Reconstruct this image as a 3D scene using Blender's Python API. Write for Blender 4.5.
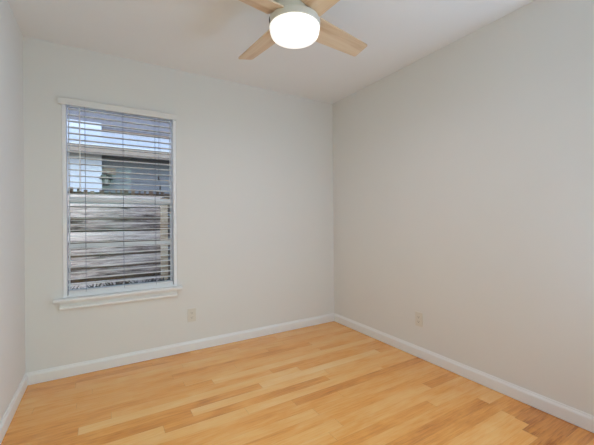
import bpy, bmesh, math, random
from mathutils import Vector, Matrix
C = bpy.context.scene.collection
SC = bpy.context.scene
for o in list(bpy.data.objects):
    bpy.data.objects.remove(o, do_unlink=True)

# ------------------------------------------------------------------ camera
H, W = 2.44, 2.697            # ceiling height, room width (x); back wall is y = 0, the room lies at y < 0
REAR = -2.95
F, CY, YAW, ROLL = 324.058, 219.73, 0.5394, -0.0084
CAM = Vector((0.4715, -2.918, 1.1407))
fw = Vector((math.sin(YAW), math.cos(YAW), 0)); rt = Vector((math.cos(YAW), -math.sin(YAW), 0)); up = rt.cross(fw)
r2 = rt * math.cos(ROLL) + up * math.sin(ROLL); u2 = up * math.cos(ROLL) - rt * math.sin(ROLL)
cd = bpy.data.cameras.new('camera'); cam = bpy.data.objects.new('camera', cd); C.objects.link(cam)
m = Matrix.Identity(4)
for i in range(3):
    m[i][0] = r2[i]; m[i][1] = u2[i]; m[i][2] = -fw[i]; m[i][3] = CAM[i]
cam.matrix_world = m
cd.sensor_width = 36; cd.lens = F / 594 * 36; cd.shift_y = (CY - 222.5) / 594; cd.clip_start = 0.02
SC.camera = cam

# ------------------------------------------------------------------ world, lights, exposure
SC.view_settings.view_transform = 'Standard'; SC.view_settings.look = 'None'
SC.view_settings.gamma = 1; SC.view_settings.use_curve_mapping = False
SC.view_settings.exposure = 0.0
SC.cycles.use_denoising = True
SC.cycles.max_bounces = 14; SC.cycles.diffuse_bounces = 8; SC.cycles.transparent_max_bounces = 24
wd = bpy.data.worlds.new('sky'); SC.world = wd; wd.use_nodes = True
nt = wd.node_tree; sky = nt.nodes.new('ShaderNodeTexSky'); sky.sky_type = 'NISHITA'
sky.sun_disc = False; sky.sun_elevation = math.radians(38); sky.sun_rotation = math.radians(200)
bg = nt.nodes['Background']; nt.links.new(sky.outputs[0], bg.inputs[0]); bg.inputs[1].default_value = 0.46

def area(name, loc, aim, sx, sy, power, col):
    l = bpy.data.lights.new(name, 'AREA'); l.shape = 'RECTANGLE'; l.size = sx; l.size_y = sy
    l.energy = power; l.color = col
    o = bpy.data.objects.new(name, l); C.objects.link(o); o.location = loc
    o.rotation_euler = (Vector(aim) - Vector(loc)).to_track_quat('-Z', 'Y').to_euler()
    return o
# added unseen fill lights, at the side opening and in the hall; the fan's lamp
P_SIDE_FILL, P_HALL_FILL, P_FAN = (20, 28, 38), (13.5, 22.5, 21), (5.1, 5.0, 5.9)
def rgb_area(name, loc, aim, sx, sy, p):
    k = max(max(p), 1e-6); return area(name, loc, aim, sx, sy, k, tuple(c / k for c in p))
rgb_area('side_fill_light', (W + 0.13, -2.62, 1.3), (0, -1.2, 2.1), 0.56, 1.4, P_SIDE_FILL)  # unseen fill added to brighten the left wall and ceiling
rgb_area('hall_fill_light', (0.45, REAR - 0.75, 2.36), (0.45, REAR - 0.75, 0), 0.7, 0.5, P_HALL_FILL)  # added fill, shines into the room through the doorway behind the camera

# ------------------------------------------------------------------ materials
def srgb(r, g, b):
    f = lambda c: (c / 255 / 12.92) if c / 255 <= 0.04045 else ((c / 255 + 0.055) / 1.055) ** 2.4
    return (f(r), f(g), f(b), 1)
class NT:
    def __init__(s, name):
        s.m = bpy.data.materials.new(name); s.m.use_nodes = True; s.t = s.m.node_tree; s.b = s.t.nodes['Principled BSDF']
    def n(s, typ, **kw):
        n = s.t.nodes.new(typ)
        for k, v in kw.items(): setattr(n, k, v)
        return n
    def l(s, a, b): s.t.links.new(a, b)
    def set(s, n, k, v): n.inputs[k].default_value = v; return n
    def math(s, op, a, b=None):
        n = s.n('ShaderNodeMath', operation=op)
        for i, v in enumerate((a, b)):
            if v is None: continue
            if isinstance(v, (int, float)): n.inputs[i].default_value = v
            else: s.l(v, n.inputs[i])
        return n.outputs[0]
    def coord(s, scale=(1, 1, 1), kind='Object'):
        tc = s.n('ShaderNodeTexCoord'); mp = s.n('ShaderNodeMapping'); mp.inputs['Scale'].default_value = scale
        s.l(tc.outputs[kind], mp.inputs[0]); return mp.outputs[0]
    def noise(s, vec, scale, detail=3, rough=0.55, dist=0):
        n = s.n('ShaderNodeTexNoise'); s.l(vec, n.inputs['Vector'])
        n.inputs['Scale'].default_value = scale; n.inputs['Detail'].default_value = detail
        n.inputs['Roughness'].default_value = rough; n.inputs['Distortion'].default_value = dist
        return n.outputs['Fac']
    def ramp(s, fac, stops):
        r = s.n('ShaderNodeValToRGB'); e = r.color_ramp.elements
        while len(e) < len(stops): e.new(0.5)
        for k, (p_, c_) in enumerate(stops): e[k].position = p_; e[k].color = c_
        s.l(fac, r.inputs[0]); return r.outputs[0]
    def mix(s, fac, a, b, mode='MIX'):
        n = s.n('ShaderNodeMix', data_type='RGBA', blend_type=mode)
        for k, v in ((0, fac), (6, a), (7, b)):
            if isinstance(v, (int, float, tuple)): n.inputs[k].default_value = v
            else: s.l(v, n.inputs[k])
        return n.outputs[2]
    def bump(s, h, strength, dist):
        b = s.n('ShaderNodeBump'); s.l(h, b.inputs['Height']); b.inputs['Strength'].default_value = strength
        b.inputs['Distance'].default_value = dist; s.l(b.outputs[0], s.b.inputs['Normal'])

def paint(name, col, rough=0.6, spec=0.4, mottled=0.03, bump=0.0, scale=160):
    q = NT(name); v = q.coord()
    n = q.noise(v, 2.2, 2)
    c2 = tuple(c * (1 - mottled) for c in col[:3]) + (1,)
    q.l(q.mix(n, col, c2), q.b.inputs['Base Color'])
    q.b.inputs['Roughness'].default_value = rough; q.b.inputs['Specular IOR Level'].default_value = spec
    if bump: q.bump(q.noise(v, scale, 2), bump, 0.002)
    return q.m
M = {}
M['wall'] = paint('wall_paint', (0.80, 0.785, 0.755, 1), 0.75, 0.25, 0.02, 0.12)
M['ceiling'] = paint('ceiling_paint', (0.86, 0.865, 0.87, 1), 0.9, 0.15, 0.02, 0.12)
M['trim'] = paint('trim_paint', (0.87, 0.865, 0.855, 1), 0.35, 0.45, 0.02)
M['vinyl'] = paint('window_vinyl', (0.92, 0.925, 0.935, 1), 0.35, 0.45, 0.02)
M['slat'] = paint('blind_slat', (0.86, 0.87, 0.88, 1), 0.35, 0.45, 0.02)
M['valance'] = paint('valance_paint', (0.80, 0.785, 0.76, 1), 0.5, 0.3, 0.02)
M['cord'] = paint('cord', (0.13, 0.14, 0.18, 1), 0.8, 0.2)
M['wand'] = paint('wand_plastic', (0.80, 0.82, 0.84, 1), 0.25, 0.5)
M['tassel'] = paint('tassel', (0.05, 0.05, 0.055, 1), 0.5, 0.4)
M['ivory'] = paint('ivory_plastic', (0.75, 0.71, 0.63, 1), 0.35, 0.45)
M['slot'] = paint('socket_slot', (0.05, 0.045, 0.04, 1), 0.6, 0.2)
M['fanbody'] = paint('fan_enamel', (0.72, 0.68, 0.60, 1), 0.4, 0.4)
M['fanslot'] = paint('fan_slot', (0.03, 0.03, 0.028, 1), 0.6, 0.3)
M['fascia'] = paint('fascia_paint', (0.33, 0.29, 0.26, 1), 0.6, 0.3, 0.1)
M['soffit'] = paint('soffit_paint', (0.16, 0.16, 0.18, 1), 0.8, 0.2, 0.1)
M['slate'] = paint('slate_siding', (0.155, 0.18, 0.22, 1), 0.6, 0.3, 0.12)
M['pale_siding'] = paint('pale_siding', (0.52, 0.60, 0.74, 1), 0.5, 0.3, 0.06)
M['upper_siding'] = paint('upper_siding', (0.17, 0.18, 0.23, 1), 0.6, 0.3, 0.1)
M['metal_roof'] = paint('metal_roof', (0.58, 0.66, 0.76, 1), 0.3, 0.5, 0.06)
M['bargeboard'] = paint('weathered_edge', (0.20, 0.15, 0.12, 1), 0.8, 0.2, 0.4)
M['tan'] = paint('tan_paint', (0.24, 0.19, 0.16, 1), 0.7, 0.2, 0.1)
M['black'] = paint('black_metal', (0.02, 0.02, 0.022, 1), 0.45, 0.4)
M['leaf'] = paint('weed_leaf', (0.055, 0.047, 0.040, 1), 0.7, 0.3, 0.4)

def glow(name, col, e):
    q = NT(name); q.b.inputs['Base Color'].default_value = (0.9, 0.9, 0.88, 1); q.b.inputs['Roughness'].default_value = 0.25
    q.b.inputs['Emission Color'].default_value = col; q.b.inputs['Emission Strength'].default_value = e
    return q.m
M['bowl'] = glow('opal_glass', (1.0, 0.975, 0.92, 1), 0.72)
M['lantern_glass'] = paint('lantern_glass', (0.30, 0.31, 0.33, 1), 0.15, 0.5)

def glass(name, tint, frac):
    q = NT(name); t = q.t; t.nodes.remove(q.b)
    tr = q.n('ShaderNodeBsdfTransparent'); tr.inputs[0].default_value = tint
    gl = q.n('ShaderNodeBsdfGlossy'); gl.inputs['Roughness'].default_value = 0.02
    fr = q.n('ShaderNodeFresnel'); fr.inputs[0].default_value = 1.45
    mx = q.n('ShaderNodeMixShader'); q.l(fr.outputs[0], mx.inputs[0]); q.l(tr.outputs[0], mx.inputs[1]); q.l(gl.outputs[0], mx.inputs[2])
    q.l(mx.outputs[0], t.nodes['Material Output'].inputs[0]); return q.m
M['glass'] = glass('window_glass', (0.95, 0.97, 0.97, 1), 0)
def screen_mat():
    q = NT('insect_screen'); t = q.t; tr = q.n('ShaderNodeBsdfTransparent'); mx = q.n('ShaderNodeMixShader'); mx.inputs[0].default_value = 0.06
    q.b.inputs['Base Color'].default_value = (0.35, 0.35, 0.36, 1); q.b.inputs['Roughness'].default_value = 0.8
    q.l(tr.outputs[0], mx.inputs[1]); q.l(q.b.outputs[0], mx.inputs[2]); q.l(mx.outputs[0], t.nodes['Material Output'].inputs[0]); return q.m
M['screen'] = screen_mat()

def floor_mat():
    q = NT('oak_strip_floor')
    at = q.n('ShaderNodeAttribute'); at.attribute_name = 'tone'; at.attribute_type = 'GEOMETRY'
    sd = q.n('ShaderNodeAttribute'); sd.attribute_name = 'seed'; sd.attribute_type = 'GEOMETRY'
    uv = q.n('ShaderNodeUVMap'); uv.uv_map = 'plank'
    sp = q.n('ShaderNodeSeparateXYZ'); q.l(uv.outputs[0], sp.inputs[0])
    tc = q.n('ShaderNodeTexCoord'); add = q.n('ShaderNodeVectorMath', operation='ADD')
    cb = q.n('ShaderNodeCombineXYZ'); q.l(q.math('MULTIPLY', sd.outputs['Fac'], 37.0), cb.inputs[2]); q.l(q.math('MULTIPLY', sd.outputs['Fac'], 11.0), cb.inputs[0])
    q.l(tc.outputs['Object'], add.inputs[0]); q.l(cb.outputs[0], add.inputs[1])
    def mp(sc):
        k = q.n('ShaderNodeMapping'); k.inputs['Scale'].default_value = sc; q.l(add.outputs[0], k.inputs[0]); return k.outputs[0]
    grain = q.noise(mp((2.0, 30, 1)), 3.0, 5, 0.65, 0.6)
    fine = q.noise(mp((6, 160, 1)), 2.0, 2, 0.5)
    cloud = q.noise(mp((2.2, 8, 1)), 1.3, 3, 0.6, 0.5)
    tone = q.math('ADD', at.outputs['Fac'], q.math('MULTIPLY', q.math('SUBTRACT', grain, 0.5), 0.75))
    tone = q.math('ADD', tone, q.math('MULTIPLY', q.math('SUBTRACT', cloud, 0.5), 0.8))
    tone = q.math('ADD', tone, q.math('MULTIPLY', q.math('SUBTRACT', fine, 0.5), 0.14))
    col = q.ramp(tone, [(0.0, srgb(252, 203, 138)), (0.35, srgb(244, 181, 104)), (0.6, srgb(236, 160, 75)), (0.85, srgb(208, 130, 53)), (1.0, srgb(166, 95, 36))])
    # seams between boards: distance to the board's edge, in metres, carried by the uv map
    seam = q.math('LESS_THAN', sp.outputs[1], 0.0009)
    end = q.math('LESS_THAN', sp.outputs[0], 0.0014)
    sm = q.math('MAXIMUM', q.math('MULTIPLY', seam, 0.28), q.math('MULTIPLY', end, 0.5))
    q.l(q.mix(sm, col, srgb(120, 74, 38)), q.b.inputs['Base Color'])
    q.b.inputs['Roughness'].default_value = 0.3
    rr = q.math('ADD', 0.11, q.math('MULTIPLY', cloud, 0.10)); q.l(rr, q.b.inputs['Roughness'])
    q.b.inputs['Specular IOR Level'].default_value = 0.9
    q.bump(q.math('SUBTRACT', grain, q.math('MULTIPLY', sm, 2.0)), 0.05, 0.001)
    return q.m
M['floor'] = floor_mat()

def blade_mat():
    q = NT('maple_blade'); v = q.coord((3, 45, 3))
    g = q.noise(v, 1.0, 4, 0.6, 0.4); w = q.noise(q.coord((1.0, 16, 1)), 1.0, 1)
    f = q.math('ADD', q.math('MULTIPLY', g, 0.5), q.math('MULTIPLY', w, 0.6))
    q.l(q.ramp(f, [(0.3, srgb(232, 212, 186)), (0.55, srgb(222, 196, 164)), (0.75, srgb(200, 164, 128))]), q.b.inputs['Base Color'])
    q.b.inputs['Roughness'].default_value = 0.4; q.b.inputs['Specular IOR Level'].default_value = 0.4
    return q.m
M['blade'] = blade_mat()

def old_wood(name, c1, c2, c3, seed):
    q = NT(name); tc = q.n('ShaderNodeTexCoord'); oi = q.n('ShaderNodeAttribute'); oi.attribute_name = 'seed'; oi.attribute_type = 'GEOMETRY'
    cb = q.n('ShaderNodeCombineXYZ'); q.l(q.math('MULTIPLY', oi.outputs['Fac'], 9.0), cb.inputs[0]); q.l(q.math('MULTIPLY', oi.outputs['Fac'], 23.0), cb.inputs[1]); 
    add = q.n('ShaderNodeVectorMath', operation='ADD'); q.l(tc.outputs['Object'], add.inputs[0]); q.l(cb.outputs[0], add.inputs[1])
    def mp(sc):
        k = q.n('ShaderNodeMapping'); k.inputs['Scale'].default_value = sc; q.l(add.outputs[0], k.inputs[0]); return k.outputs[0]
    g = q.noise(mp((1.6, 1.6, 32)), 1.0, 7, 0.78, 0.6); k = q.noise(mp((4, 4, 12)), 1.0, 4, 0.65)
    f = q.math('ADD', q.math('MULTIPLY', g, 0.75), q.math('MULTIPLY', k, 0.35))
    f = q.math('ADD', f, q.math('MULTIPLY', q.math('SUBTRACT', oi.outputs['Fac'], 0.5), 0.16))
    q.l(q.ramp(f, [(0.40, c3), (0.50, c2), (0.60, c1), (0.75, tuple(min(1, c * 1.35) for c in c1[:3]) + (1,))]), q.b.inputs['Base Color'])
    q.b.inputs['Roughness'].default_value = 0.9; q.b.inputs['Specular IOR Level'].default_value = 0.15
    q.bump(g, 0.6, 0.006); return q.m
M['fence'] = old_wood('weathered_fence_board', srgb(236, 224, 220), srgb(176, 163, 158), srgb(58, 44, 38), 0)
M['fence_brown'] = old_wood('brown_fence_board', srgb(112, 92, 76), srgb(74, 58, 48), srgb(34, 26, 22), 0)
M['post'] = old_wood('tan_fence_post', srgb(250, 236, 214), srgb(232, 212, 184), srgb(170, 140, 108), 0)
def ground_mat():
    q = NT('yard_soil'); n = q.noise(q.coord(), 9, 6, 0.7)
    q.l(q.ramp(n, [(0.3, srgb(60, 52, 44)), (0.6, srgb(128, 118, 104)), (0.8, srgb(160, 150, 136))]), q.b.inputs['Base Color']); q.b.inputs['Roughness'].default_value = 1
    return q.m
M['ground'] = ground_mat()

# ------------------------------------------------------------------ mesh helpers
def box(bm, x0, x1, y0, y1, z0, z1, bev=0.0):
    b = bmesh.new()
    bmesh.ops.create_cube(b, size=1)
    for v in b.verts:
        v.co = Vector((x0 + (v.co.x + .5) * (x1 - x0), y0 + (v.co.y + .5) * (y1 - y0), z0 + (v.co.z + .5) * (z1 - z0)))
    if bev: bmesh.ops.bevel(b, geom=list(b.edges), offset=bev, segments=2, affect='EDGES', profile=0.7)
    merge(bm, b)
def merge(bm, b):
    me = bpy.data.meshes.new('tmp'); b.to_mesh(me); b.free(); bm.from_mesh(me); bpy.data.meshes.remove(me)
def prism(bm, prof, axis, a0, a1):
    """closed 2-D profile swept along an axis: axis 'x' takes (y, z) points, 'y' takes (x, z), 'z' takes (x, y)"""
    def P(q, a): return {'x': (a, q[0], q[1]), 'y': (q[0], a, q[1]), 'z': (q[0], q[1], a)}[axis]
    lo = [bm.verts.new(P(q, a0)) for q in prof]; hi = [bm.verts.new(P(q, a1)) for q in prof]
    n = len(prof)
    fs = [bm.faces.new(lo), bm.faces.new(hi)] + [bm.faces.new((lo[i], lo[(i + 1) % n], hi[(i + 1) % n], hi[i])) for i in range(n)]
    bmesh.ops.recalc_face_normals(bm, faces=fs)
def lathe(bm, prof, c, n=64):
    rings = []
    for r, z in prof:
        if r < 1e-5: rings.append([bm.verts.new((c[0], c[1], c[2] + z))])
        else: rings.append([bm.verts.new((c[0] + r * math.cos(2 * math.pi * k / n), c[1] + r * math.sin(2 * math.pi * k / n), c[2] + z)) for k in range(n)])
    fs = []
    for a, b in zip(rings, rings[1:]):
        for k in range(n):
            j = (k + 1) % n
            if len(a) == 1 and len(b) == 1: continue
            if len(a) == 1: fs.append(bm.faces.new((a[0], b[j], b[k])))
            elif len(b) == 1: fs.append(bm.faces.new((a[k], a[j], b[0])))
            else: fs.append(bm.faces.new((a[k], a[j], b[j], b[k])))
    bmesh.ops.recalc_face_normals(bm, faces=fs)
def tube(bm, p0, p1, r0, r1=None, n=10):
    r1 = r0 if r1 is None else r1
    d = (Vector(p1) - Vector(p0)); b = bmesh.new()
    bmesh.ops.create_cone(b, cap_ends=True, segments=n, radius1=r0, radius2=r1, depth=d.length)
    b.transform(Matrix.Translation((Vector(p0) + Vector(p1)) / 2) @ d.to_track_quat('Z', 'Y').to_matrix().to_4x4()); merge(bm, b)
def obj(name, bm, mat, parent=None, smooth=False):
    me = bpy.data.meshes.new(name); bm.to_mesh(me); bm.free()
    me.materials.append(M[mat])
    if smooth:
        for p in me.polygons: p.use_smooth = True
        me.set_sharp_from_angle(angle=math.radians(35))
    o = bpy.data.objects.new(name, me); C.objects.link(o)
    if parent:
        o.parent = parent; bpy.context.view_layer.update(); o.matrix_parent_inverse = parent.matrix_world.inverted()
    return o
def struct(name, bm, mat):
    o = obj(name, bm, mat); o['kind'] = 'structure'; return o
def thing(name, label, cat, loc, group=None, rot=0):
    o = bpy.data.objects.new(name, None); C.objects.link(o); o.location = loc; o.rotation_euler = (0, 0, rot); o.empty_display_size = 0.1
    o['label'] = label; o['category'] = cat
    if group: o['group'] = group
    bpy.context.view_layer.update(); return o
def B(): return bmesh.new()

# ------------------------------------------------------------------ room shell
WX0, WX1, WZ0, WZ1 = 0.2165, 1.015, 0.575, 2.050       # the window opening
TH = 0.15
def holed_wall(name, x0, x1, y0, y1, holes):
    """a wall along x with rectangular holes (hx0, hx1, hz0, hz1)"""
    bm = B(); x = x0
    for hx0, hx1, hz0, hz1 in holes:
        box(bm, x, hx0, y0, y1, 0, H)
        if hz0 > 0: box(bm, hx0, hx1, y0, y1, 0, hz0)
        box(bm, hx0, hx1, y0, y1, hz1, H); x = hx1
    box(bm, x, x1, y0, y1, 0, H)
    bmesh.ops.remove_doubles(bm, verts=bm.verts, dist=1e-5)
    return struct(name, bm, 'wall')
holed_wall('wall_back', -TH, W + TH, 0, TH, [(WX0, WX1, WZ0, WZ1)])
DX0, DX1, DZ = 0.06, 0.88, 2.05
holed_wall('wall_rear', -TH, W + TH, REAR - 0.12, REAR, [(DX0, DX1, 0, DZ)])
bm = B(); box(bm, -TH, 0, REAR - 1.5, 0, 0, H); struct('wall_left', bm, 'wall')
bm = B(); SY0, SY1 = -2.92, -2.32  # opening cut for the added side window
box(bm, W, W + TH, SY1, 0, 0, H); box(bm, W, W + TH, REAR - .12, SY0, 0, H); box(bm, W, W + TH, SY0, SY1, 0, .58); box(bm, W, W + TH, SY0, SY1, 2.03, H)
struct('wall_right', bm, 'wall')
bm = B(); box(bm, 1.0 - 0.12, 1.0, REAR - 1.5, REAR - 0.12, 0, H); box(bm, -TH, 1.0, REAR - 1.62, REAR - 1.5, 0, H); struct('wall_hall', bm, 'wall')
bm = B(); box(bm, -TH, W + TH, REAR - 1.62, TH, H, H + 0.12); struct('ceiling', bm, 'ceiling')

# floor: one mesh whose faces are the boards
rnd = random.Random(11)
PW = 0.0755
special = {  # row -> [(x_from, x_to, tone)] read from the photograph
    6: [(0.0, 0.322, 0.52), (0.322, 1.35, 0.50)], 7: [(-.2, .95, .5), (.95, 2.1, .42)],
    9: [(0.0, 0.504, 0.60), (0.504, 1.55, 0.40)], 10: [(0.0, 0.347, 0.62), (0.347, 1.75, 0.24), (1.75, 2.7, .5)],
    11: [(0.2, 1.395, 0.64), (1.395, 2.5, 0.12)], 12: [(-.1, 0.915, 0.68), (0.915, 1.9, 0.27), (1.9, 2.7, .45)],
    13: [(-.1, .75, .36), (.75, 1.85, .68), (1.85, 2.7, .40)], 14: [(0, 1.2, .3), (1.2, 2.3, .32), (2.3, 2.7, .5)],
    1: [(0, .8, .66), (.8, 1.9, .6)], 2: [(.3, 1.5, .5)], 3: [(.0, 1.0, .4), (1.0, 1.9, .36)], 4: [(.4, 1.7, .48)], 5: [(.1, .9, .55), (.9, 2.1, .66)],
    19: [(1.6, 2.36, .45), (2.36, 2.7, .66)], 20: [(1.5, 2.7, .46)], 21: [(1.2, 2.2, .62), (2.2, 2.7, .45)],
    23: [(1.4, 2.5, .70)], 25: [(1.9, 2.49, .42), (2.49, 2.7, .70)], 26: [(1.6, 2.48, .38), (2.48, 2.7, .80)], 27: [(1.5, 2.4, .52), (2.4, 2.7, .82)], 28: [(1.9, 2.7, .8)], 29: [(1.9, 2.7, .75)],
}
bm = B(); uvl = bm.loops.layers.uv.new('plank'); tl = bm.faces.layers.float.new('tone'); sl = bm.faces.layers.float.new('seed')
nrow = int((1.62 - REAR) / PW) + 2
for k in range(nrow):
    y1 = -PW * k; y0 = max(y1 - PW, REAR - 1.62)
    if y1 <= REAR - 1.62: break
    sp = special.get(k, []); cuts = []
    x = -rnd.uniform(0, 0.9)
    if sp:
        segs = list(sp)
        if segs[0][0] > 0: segs.insert(0, (0, segs[0][0], rnd.uniform(.35, .6)))
        if segs[-1][1] < W: segs.append((segs[-1][1], W, rnd.uniform(.35, .6)))
    else:
        segs = []
        while x < W:
            L = rnd.uniform(0.9, 2.0); segs.append((x, x + L, min(.8, max(.15, rnd.gauss(0.5, 0.09))))); x += L
    for a, b, t in segs:
        a = max(a, 0.0); b = min(b, W)
        if b - a < 0.02: continue
        w = 0.0
        vs = [bm.verts.new(q) for q in ((a, y0, 0), (b, y0, 0), (b, y1, 0), (a, y1, 0))]
        f = bm.faces.new(vs); f[tl] = t; f[sl] = rnd.random()
        for lp, (uu, vv) in zip(f.loops, ((0, 0), (b - a, 0), (b - a, PW), (0, PW))): lp[uvl].uv = (uu, vv)
struct('floor', bm, 'floor')
bm = B(); box(bm, -TH, W + TH, REAR - 1.62, TH, -0.2, -0.02); struct('floor_slab', bm, 'ground')

# baseboards: ogee top profile, 85 mm tall
PROF = [(0, 0), (0.013, 0), (0.013, 0.062), (0.011, 0.070), (0.007, 0.076), (0.005, 0.085), (0, 0.085)]
def base(name, axis, a0, a1, off, sgn):
    bm = B(); prism(bm, [(off + sgn * d, z + 0.002) for d, z in PROF], axis, a0, a1); struct(name, bm, 'trim')
base('baseboard_back', 'x', 0, W, 0, -1)
base('baseboard_left', 'y', REAR, -0.013, 0, 1)
base('baseboard_right', 'y', REAR, -0.013, W, -1)
bm = B(); prism(bm, [(REAR + d, z + .002) for d, z in PROF], 'x', DX1 + .06, W - .013); struct('baseboard_rear', bm, 'trim')
bm = B()
for a, b in ((DX0 - .06, DX0), (DX1, DX1 + .06)): box(bm, a, b, REAR, REAR + .015, 0, DZ)
box(bm, DX0 - .06, DX1 + .06, REAR, REAR + .015, DZ, DZ + .06); struct('trim_doorway', bm, 'trim')
bm = B(); box(bm, W + .085, W + .09, SY0, SY1, .58, 2.03); struct('added_side_window', bm, 'glass')  # unseen window, added to go with the side fill light
bm = B()
for a in (SY0, SY1 - .04): box(bm, W + .06, W + .11, a, a + .04, .58, 2.03)
for z in (.58, 1.29, 1.99): box(bm, W + .061, W + .109, SY0, SY1, z, z + .04)
obj('window_frame', bm, 'vinyl', bpy.data.objects['added_side_window'])

# ------------------------------------------------------------------ the window
win = bpy.data.objects.new('window_1', None); C.objects.link(win); win.location = (0.61, 0.1, WZ0); win['kind'] = 'structure'
win['label'] = 'white single hung window with a horizontal meeting rail'; bpy.context.view_layer.update()
def rect_frame(x0, x1, y0, y1, z0, z1, w, wb=None, wt=None, bev=0.003):
    bm = B(); wb = wb or w; wt = wt or w
    box(bm, x0, x0 + w, y0, y1, z0, z1, bev); box(bm, x1 - w, x1, y0, y1, z0, z1, bev)
    box(bm, x0 + w, x1 - w, y0, y1, z0, z0 + wb, bev); box(bm, x0 + w, x1 - w, y0, y1, z1 - wt, z1, bev); return bm
e = 0.001
obj('window_frame', rect_frame(WX0 + e, WX1 - e, 0.002, 0.112, WZ0 + .006, WZ1 - e, 0.024, 0.012, 0.012), 'vinyl', win)
us = obj('upper_sash', rect_frame(WX0 + .0312, WX1 - .0312, 0.088, 0.100, 1.29, WZ1 - .0135, 0.008, 0.034, 0.012), 'vinyl', win)
ls = obj('lower_sash', rect_frame(WX0 + .0312, WX1 - .0312, 0.066, 0.086, WZ0 + .0185, 1.328, 0.008, 0.026, 0.040), 'vinyl', win)
bm = B(); box(bm, WX0 + .037, WX1 - .037, 0.093, 0.096, 1.32, WZ1 - .022); obj('glass_pane', bm, 'glass', us)
bm = B(); box(bm, WX0 + .037, WX1 - .037, 0.074, 0.077, WZ0 + .042, 1.292); obj('glass_pane', bm, 'glass', ls)
sb = obj('screen_frame', rect_frame(WX0 + .0312, WX1 - .0312, 0.1010, 0.1090, WZ0 + .020, 1.30, 0.008, .024, .02), 'vinyl', win)
bm = B(); box(bm, WX0 + .038, WX1 - .038, 0.0655, 0.0735, 0.942, 0.972, .002); obj('sash_bar', bm, 'vinyl', ls)
bm = B(); box(bm, WX0 + .038, WX1 - .038, 0.1050, 0.1053, WZ0 + .042, 1.288); obj('insect_screen', bm, 'screen', sb)
bm = B(); box(bm, 0.588, 0.634, 0.0625, 0.0659, 1.300, 1.320, .003); obj('sash_lock', bm, 'vinyl', ls)
# stool and apron
bm = B(); prism(bm, [(-0.050, .557), (-0.055, .562), (-0.055, .575), (-0.050, .580), (0.0, .580), (0.0, .557)], 'x', 0.163, 1.052)
box(bm, WX0 + e, WX1 - e, -0.001, 0.140, .577, .580)
obj('window_sill', bm, 'trim', win)
bm = B(); prism(bm, [(0.0, .5565), (-0.005, .5565), (-0.006, .535), (-0.010, .525), (-0.024, .516), (-0.027, .508), (-0.025, .500), (-0.018, .496), (0, .496)], 'x', 0.196, 1.012)
obj('sill_apron', bm, 'trim', win)

# ------------------------------------------------------------------ venetian blind
bl = thing('venetian_blind', 'white wide-slat venetian blind with open slats hanging in the window', 'window blind', (0.61, 0.035, WZ1))
SX0, SX1 = WX0 + 0.0322, WX1 - 0.0322
bm = B(); box(bm, SX0, SX1, 0.012, 0.062, 2.006, WZ1 - .0135, .003); obj('headrail', bm, 'slat', bl)
bm = B(); prism(bm, [(-0.034, 1.997), (-0.034, 2.039), (-0.030, 2.044), (-0.022, 2.044), (-0.022, 1.997)], 'x', 0.201, 1.010)
box(bm, 0.201, 0.209, -0.022, -0.0005, 1.997, 2.044); box(bm, 1.002, 1.010, -0.022, -0.0005, 1.997, 2.044)
obj('valance', bm, 'valance', bl)
PITCH = 0.0455; zs = []; rnd_s = random.Random(2)
bm = B(); z = 1.985
while z > 0.628:
    zs.append(z); b = bmesh.new(); n = 6; t = 0.0030
    top = []; bot = []
    for i in range(n + 1):
        u = i / n - .5; crown = 0.0016 * (1 - 4 * u * u)
        top.append((0.037 + u * .048, z + crown + t / 2)); bot.append((0.037 + u * .048, z + crown - t / 2))
    prism(bm, top + bot[::-1], 'x', SX0, SX1); z -= PITCH
obj('slats', bm, 'slat', bl, smooth=True)
bm = B(); box(bm, SX0, SX1, 0.014, 0.060, 0.5805, 0.600, .004); obj('bottom_rail', bm, 'vinyl', bl)
bm = B()
for k in range(5):      # the slats that rest in a stack on the bottom rail
    zz = .6005 + .0046 * k; o_ = rnd_s.uniform(-.0015, .0015); box(bm, SX0, SX1, 0.013 + o_, 0.061 + o_, zz, zz + .0036, .001)
obj('stacked_slats', bm, 'vinyl', bl)
for x in (0.358, 0.614, 0.850):
    bm = B()
    for yy in (0.0115, 0.0625): tube(bm, (x, yy, 0.61), (x, yy, 2.01), 0.0010, n=6)
    for zz in zs: tube(bm, (x, 0.0115, zz - .002), (x, 0.0625, zz - .002), 0.0006, n=5)
    obj('ladder_cord', bm, 'cord', bl)
bm = B(); tube(bm, (0.326, 0.004, 1.385), (0.326, 0.004, 1.995), 0.0042, n=10); tube(bm, (0.326, 0.004, 1.37), (0.326, 0.004, 1.42), 0.006, 0.0045, n=10)
tube(bm, (0.326, 0.004, 1.995), (0.326, 0.020, 2.012), 0.002, n=8)
obj('tilt_wand', bm, 'wand', bl, smooth=True)
for x, zb in ((0.874, 1.515), (0.886, 1.435)):
    bm = B(); tube(bm, (x, 0.005, zb), (x, 0.005, 2.012), 0.0010, n=6); tube(bm, (x, 0.005, 2.011), (x, 0.014, 2.018), 0.001, n=6); c = obj('pull_cord', bm, 'cord', bl)
    bm = B(); lathe(bm, [(0, 0), (0.007, 0.002), (0.006, 0.018), (0.003, 0.034), (0, 0.036)], (x, 0.005, zb - .034), 14); obj('tassel', bm, 'tassel', c, smooth=True)

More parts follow.
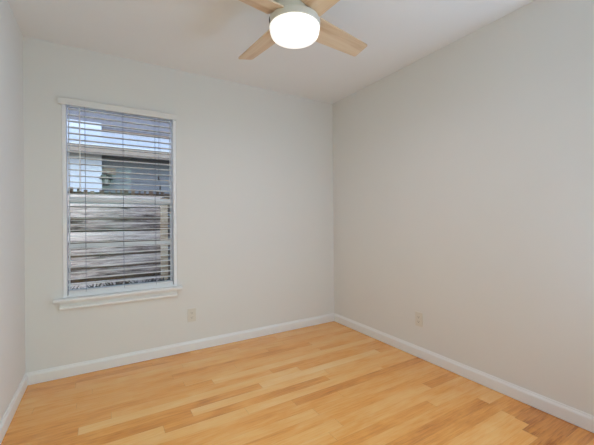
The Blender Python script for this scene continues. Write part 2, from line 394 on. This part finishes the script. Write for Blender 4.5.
# ------------------------------------------------------------------ wall outlets
def outlet(loc, rot, label):
    r = thing('wall_outlet', label, 'electrical outlet', loc, 'duplex wall outlets', rot)
    # built in local space: x along the wall, -y out of the wall
    def part(name, bm, mat, par):
        me = bpy.data.meshes.new(name); bm.to_mesh(me); bm.free(); me.materials.append(M[mat]); o = bpy.data.objects.new(name, me); C.objects.link(o); o.parent = par; return o
    bm = B(); prism(bm, [(-.035, -.0575), (.035, -.0575), (.035, .0575), (-.035, .0575)], 'y', -0.0035, -0.0003)
    b = bmesh.new(); prism(b, [(-.0335, -.056), (.0335, -.056), (.0335, .056), (-.0335, .056)], 'y', -0.0055, -0.0035); merge(bm, b)
    part('cover_plate', bm, 'ivory', r)
    for s in (-1, 1):
        bm = B(); pts = []
        for k in range(24):
            a = 2 * math.pi * k / 24; pts.append((0.0165 * math.cos(a), s * .0195 + max(-.0125, min(.0125, 0.0165 * math.sin(a)))))
        prism(bm, pts, 'y', -0.0075, -0.0050); sk = part('socket', bm, 'ivory', r)
        bm = B()
        box(bm, -.0075, -.0055, -.0078, -.0070, s * .0195 - .002, s * .0195 + .0065); box(bm, .0055, .0075, -.0078, -.0070, s * .0195 - .001, s * .0195 + .0055)
        tube(bm, (0, -.0070, s * .0195 - .007), (0, -.0078, s * .0195 - .007), .0024, n=10)
        part('slots', bm, 'slot', sk)
    bm = B(); tube(bm, (0, -.0050, 0), (0, -.0066, 0), .0032, n=12); part('screw', bm, 'ivory', r)
outlet((1.133, 0, 0.313), 0, 'ivory duplex outlet on the back wall, below and right of the window')
outlet((W, -1.143, 0.314), -math.pi / 2, 'ivory duplex outlet on the right wall, near the far corner')

# ------------------------------------------------------------------ ceiling fan
FX, FY, FZ = 1.361, -1.424, 2.217
fan = thing('ceiling_fan', 'white low-profile ceiling fan with pale wood blades and lit glass bowl', 'ceiling fan', (FX, FY, H))
bm = B(); lathe(bm, [(0, H), (.085, H), (.088, H - .03), (.080, H - .055), (.078, H - .075), (0, H - .075)], (FX, FY, 0)); obj('canopy', bm, 'fanbody', fan, True)
bm = B(); lathe(bm, [(0, 2.367), (.088, 2.367), (.116, 2.355), (.132, 2.335), (.136, 2.31), (.136, 2.262), (.118, 2.256), (.118, 2.211), (.132, 2.209), (.137, 2.204), (.137, 2.178), (.135, 2.171), (0, 2.171)], (FX, FY, 0))
hs = obj('motor_housing', bm, 'fanbody', fan, True)
bm = B()
b = bmesh.new(); box(b, .1360, .1382, -.007, .007, -.015, .015, .0008)   # slot of the reversing switch
b.transform(Matrix.Translation((FX, FY, 2.190)) @ Matrix.Rotation(math.radians(166), 4, 'Z') @ Matrix.Rotation(.25, 4, 'X')); merge(bm, b)
obj('switch_slot', bm, 'fanslot', hs)
bm = B(); lathe(bm, [(.1320, 2.1705), (.1338, 2.168), (.1342, 2.160), (.1312, 2.150), (.1300, 2.140), (.1265, 2.129), (.118, 2.1205), (.095, 2.1165), (.05, 2.1145), (0, 2.114)], (FX, FY, 0), 96)
obj('light_bowl', bm, 'bowl', fan, True)
pl = bpy.data.lights.new('fan_lamp', 'AREA'); pl.shape = 'DISK'; pl.size = 0.25; pl.energy = max(P_FAN); pl.color = [c / max(max(P_FAN), 1e-6) for c in P_FAN]
plo = bpy.data.objects.new('fan_lamp', pl); C.objects.link(plo); plo.location = (FX, FY, 2.110)
A0, PT = 0.126, -0.252
for k in range(4):
    a = A0 + k * math.pi / 2
    R_ = Matrix.Translation((FX, FY, FZ)) @ Matrix.Rotation(a, 4, 'Z') @ Matrix.Rotation(PT, 4, 'X')
    u0, u1, w0, w1, t = 0.122, 0.540, 0.074, 0.056, 0.0035
    pts = [(u0, -w0), (u1 - .008, -w1), (u1, -w1 + .008), (u1, w1 - .008), (u1 - .008, w1), (u0, w0)]
    bm = B(); prism(bm, pts, 'z', -t, t)
    me = bpy.data.meshes.new('blade'); bm.to_mesh(me); bm.free(); me.materials.append(M['blade'])
    o = bpy.data.objects.new('blade', me); C.objects.link(o); o.parent = fan; o.matrix_parent_inverse = fan.matrix_world.inverted(); o.matrix_basis = R_
    bm = B(); prism(bm, [(.10, -.022), (.15, -.022), (.175, -.045), (.20, -.045), (.20, .045), (.175, .045), (.15, .022), (.10, .022)], 'z', t, t + .004)
    me = bpy.data.meshes.new('blade_bracket'); bm.to_mesh(me); bm.free(); me.materials.append(M['fanbody'])
    q = bpy.data.objects.new('blade_bracket', me); C.objects.link(q); q.parent = o

# ------------------------------------------------------------------ outside: yard, fence, neighbouring house
bm = B(); box(bm, -6, 9, TH, 9, 0.10, 0.28); struct('ground', bm, 'ground')
FYF = 1.60
fence = thing('wood_fence', 'weathered grey horizontal board fence outside behind the window', 'fence', (0.6, FYF, 0.28))
rnd = random.Random(5)
def boards(name, x0, x1, mat, y, ztop, hb, gap, n, jx=()):
    bm = B(); sl = bm.faces.layers.float.new('seed')
    for i in range(n):
        zt = ztop - i * hb; xs = [x0] + [j + rnd.uniform(-.02, .02) for j in jx] + [x1]
        for a, b in zip(xs, xs[1:]):
            n0 = len(bm.faces); yy = y + rnd.uniform(-.006, .006); g = gap * rnd.uniform(.5, 1.6); tl_ = rnd.uniform(-.006, .006)
            tmp = bmesh.new(); box(tmp, a + .002, b - .002, yy, yy + .02, zt - hb + g, zt, .002)
            for v in tmp.verts:
                v.co.z += tl_ * (v.co.x - (a + b) / 2) / max(.4, (b - a) / 2) * .8
            merge(bm, tmp); bm.faces.ensure_lookup_table(); s = rnd.random()
            for f in bm.faces[n0:]: f[sl] = s
    return obj(name, bm, mat, fence)
boards('board_panel', -3.5, 1.135, 'fence', FYF, 1.452, 0.1455, 0.026, 8, (-1.3,))
boards('gap_shade_panel', -3.5, 1.135, 'fence_brown', FYF + .05, 1.385, 0.1455, 0.004, 7, (-.9,))  # dark layer added behind the boards so their gaps look shaded
boards('board_panel', 1.165, 4.5, 'fence_brown', FYF + .03, 1.50, 0.1455, 0.016, 9, (2.7,))
for x, zt, z0, mt in ((1.148, 1.43, .28, 'post'), (-1.3, 1.5, .28, 'post'), (3.4, 1.5, .28, 'post')):
    bm = B(); box(bm, x - .040, x + .040, FYF - .085, FYF - .008, z0, zt, .005); obj('post', bm, mt, fence)
# weeds along the fence foot
bm = B()
for _ in range(520):
    x = rnd.uniform(-.6, 1.9); y = FYF - rnd.uniform(.31, .48); h = rnd.uniform(.05, .20); a = rnd.uniform(0, 6.28); w = rnd.uniform(.01, .025)
    d = Vector((math.cos(a), math.sin(a), 0)); s = Vector((-math.sin(a), math.cos(a), 0)); b0 = Vector((x, y, .28))
    for q in range(2):
        e1 = b0 + d * h * .4 + Vector((0, 0, h * .6)); e2 = b0 + d * h * .9 + Vector((0, 0, h))
        v = [bm.verts.new(c) for c in (b0, e1 + s * w, e2, e1 - s * w)]; bm.faces.new(v); d = -d
wo = obj('weeds', bm, 'leaf'); wo['kind'] = 'stuff'; wo['label'] = 'dark low weeds growing along the foot of the fence'; wo['category'] = 'weeds'

# ragged strip of short weathered sticks along the top of the fence
bm = B(); sl = bm.faces.layers.float.new('seed'); x = -3.5
while x < 1.12:
    w = rnd.uniform(.018, .05); n0 = len(bm.faces)
    box(bm, x, x + w, FYF + .002, FYF + .018, 1.452, 1.452 + rnd.uniform(.045, .092)); bm.faces.ensure_lookup_table(); q_ = rnd.random()
    for f in bm.faces[n0:]: f[sl] = q_
    x += w + rnd.uniform(.012, .05)
box(bm, -3.5, 1.12, FYF + .0185, FYF + .030, 1.455, 1.490)
obj('top_lattice', bm, 'fence_brown', fence)

HY = 3.90
house = thing('neighboring_house', 'blue-grey house with a low pale metal roof beyond the fence', 'house', (1.0, HY, 0.28))
def lap(name, x0, x1, y, z0, z1, hb, mat):
    bm = B(); z = z0
    while z < z1 - .01:
        zt = min(z + hb, z1); prism(bm, [(y, z), (y - .022, z), (y - .008, zt), (y, zt)], 'x', x0, x1); z += hb
    box(bm, x0, x1, y, y + .12, z0, z1); return obj(name, bm, mat, house)
lap('lower_siding', 0.46, 8, HY, 0.28, 2.40, 0.145, 'slate')
bm = B(); box(bm, -4, 0.45, HY - .12, HY + .1, 0.28, 2.34); ps = obj('pale_wall_panel', bm, 'pale_siding', house)
bm = B(); box(bm, 0.40, 0.46, HY - .14, HY - .02, .28, 2.34, .004); obj('corner_board', bm, 'pale_siding', ps)
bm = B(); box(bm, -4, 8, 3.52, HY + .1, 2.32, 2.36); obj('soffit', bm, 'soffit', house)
bm = B(); box(bm, -4, 8, 3.48, 3.52, 2.30, 2.43, .004); box(bm, -4, 8, 3.455, 3.50, 2.385, 2.44, .006); obj('fascia_board', bm, 'fascia', house)
bm = B()
prism(bm, [(3.44, 2.43), (4.80, 2.985), (4.80, 2.945), (3.44, 2.39 + .02)], 'x', -4, 8)
x = -3.9
while x < 8:
    prism(bm, [(3.44, 2.43), (4.79, 2.981), (4.79, 2.996), (3.44, 2.445)], 'x', x, x + .02); x += .41
obj('lean_to_roof', bm, 'metal_roof', house)
bm = B(); prism(bm, [(4.76, 2.975), (4.76, 3.02), (4.80, 3.03), (4.80, 2.975)], 'x', 0.47, 8); obj('roof_flashing', bm, 'bargeboard', house)
lap('upper_siding', -4, 8, 4.80, 2.90, 3.78, 0.16, 'upper_siding')
bm = B(); prism(bm, [(4.45, 3.76), (4.45, 3.80), (6.6, 4.75), (8.8, 3.80), (8.8, 3.76)], 'x', -4.4, 8.4); obj('main_roof', bm, 'metal_roof', house)
bm = B(); box(bm, -4, 8, 4.93, 8.4, .28, 3.76); obj('house_body', bm, 'upper_siding', house)
bm = B(); box(bm, -2.2, 0.46, 4.735, 4.77, 2.99, 3.13, .003); obj('pale_trim_band', bm, 'pale_siding', house)
# lantern on the lower wall
ln = thing('wall_lantern', 'black domed lantern on the neighbouring house wall above the fence', 'lantern', (0.53, HY - .02, 1.85))
bm = B(); box(bm, .47, .68, HY - .045, HY - .0235, 1.99, 2.11, .004); obj('mounting_board', bm, 'tan', ln)
bm = B(); tube(bm, (.53, HY - .04, 1.99), (.53, HY - .12, 1.99), .01, n=10); tube(bm, (.53, HY - .12, 2.0), (.53, HY - .12, 1.955), .012, n=10); obj('bracket', bm, 'black', ln)
bm = B(); lathe(bm, [(0, .10), (.04, .095), (.08, .07), (.105, .03), (.11, 0), (.10, 0), (.07, .04), (0, .06)], (.53, HY - .13, 1.89), 32); obj('dome_shade', bm, 'black', ln, True)
bm = B(); lathe(bm, [(0, .0), (.035, .005), (.045, .04), (.045, .10), (.03, .125), (0, .125)], (.53, HY - .12, 1.80), 24); obj('glass_globe', bm, 'lantern_glass', ln, True)
bm = B()
for k in range(4):
    a = math.pi / 4 + k * math.pi / 2; tube(bm, (.53 + .05 * math.cos(a), HY - .12 + .05 * math.sin(a), 1.79), (.53 + .05 * math.cos(a), HY - .12 + .05 * math.sin(a), 1.91), .006, n=6)
lathe(bm, [(0, 0), (.055, 0), (.055, .012), (0, .012)], (.53, HY - .12, 1.785), 20); obj('cage', bm, 'black', ln)
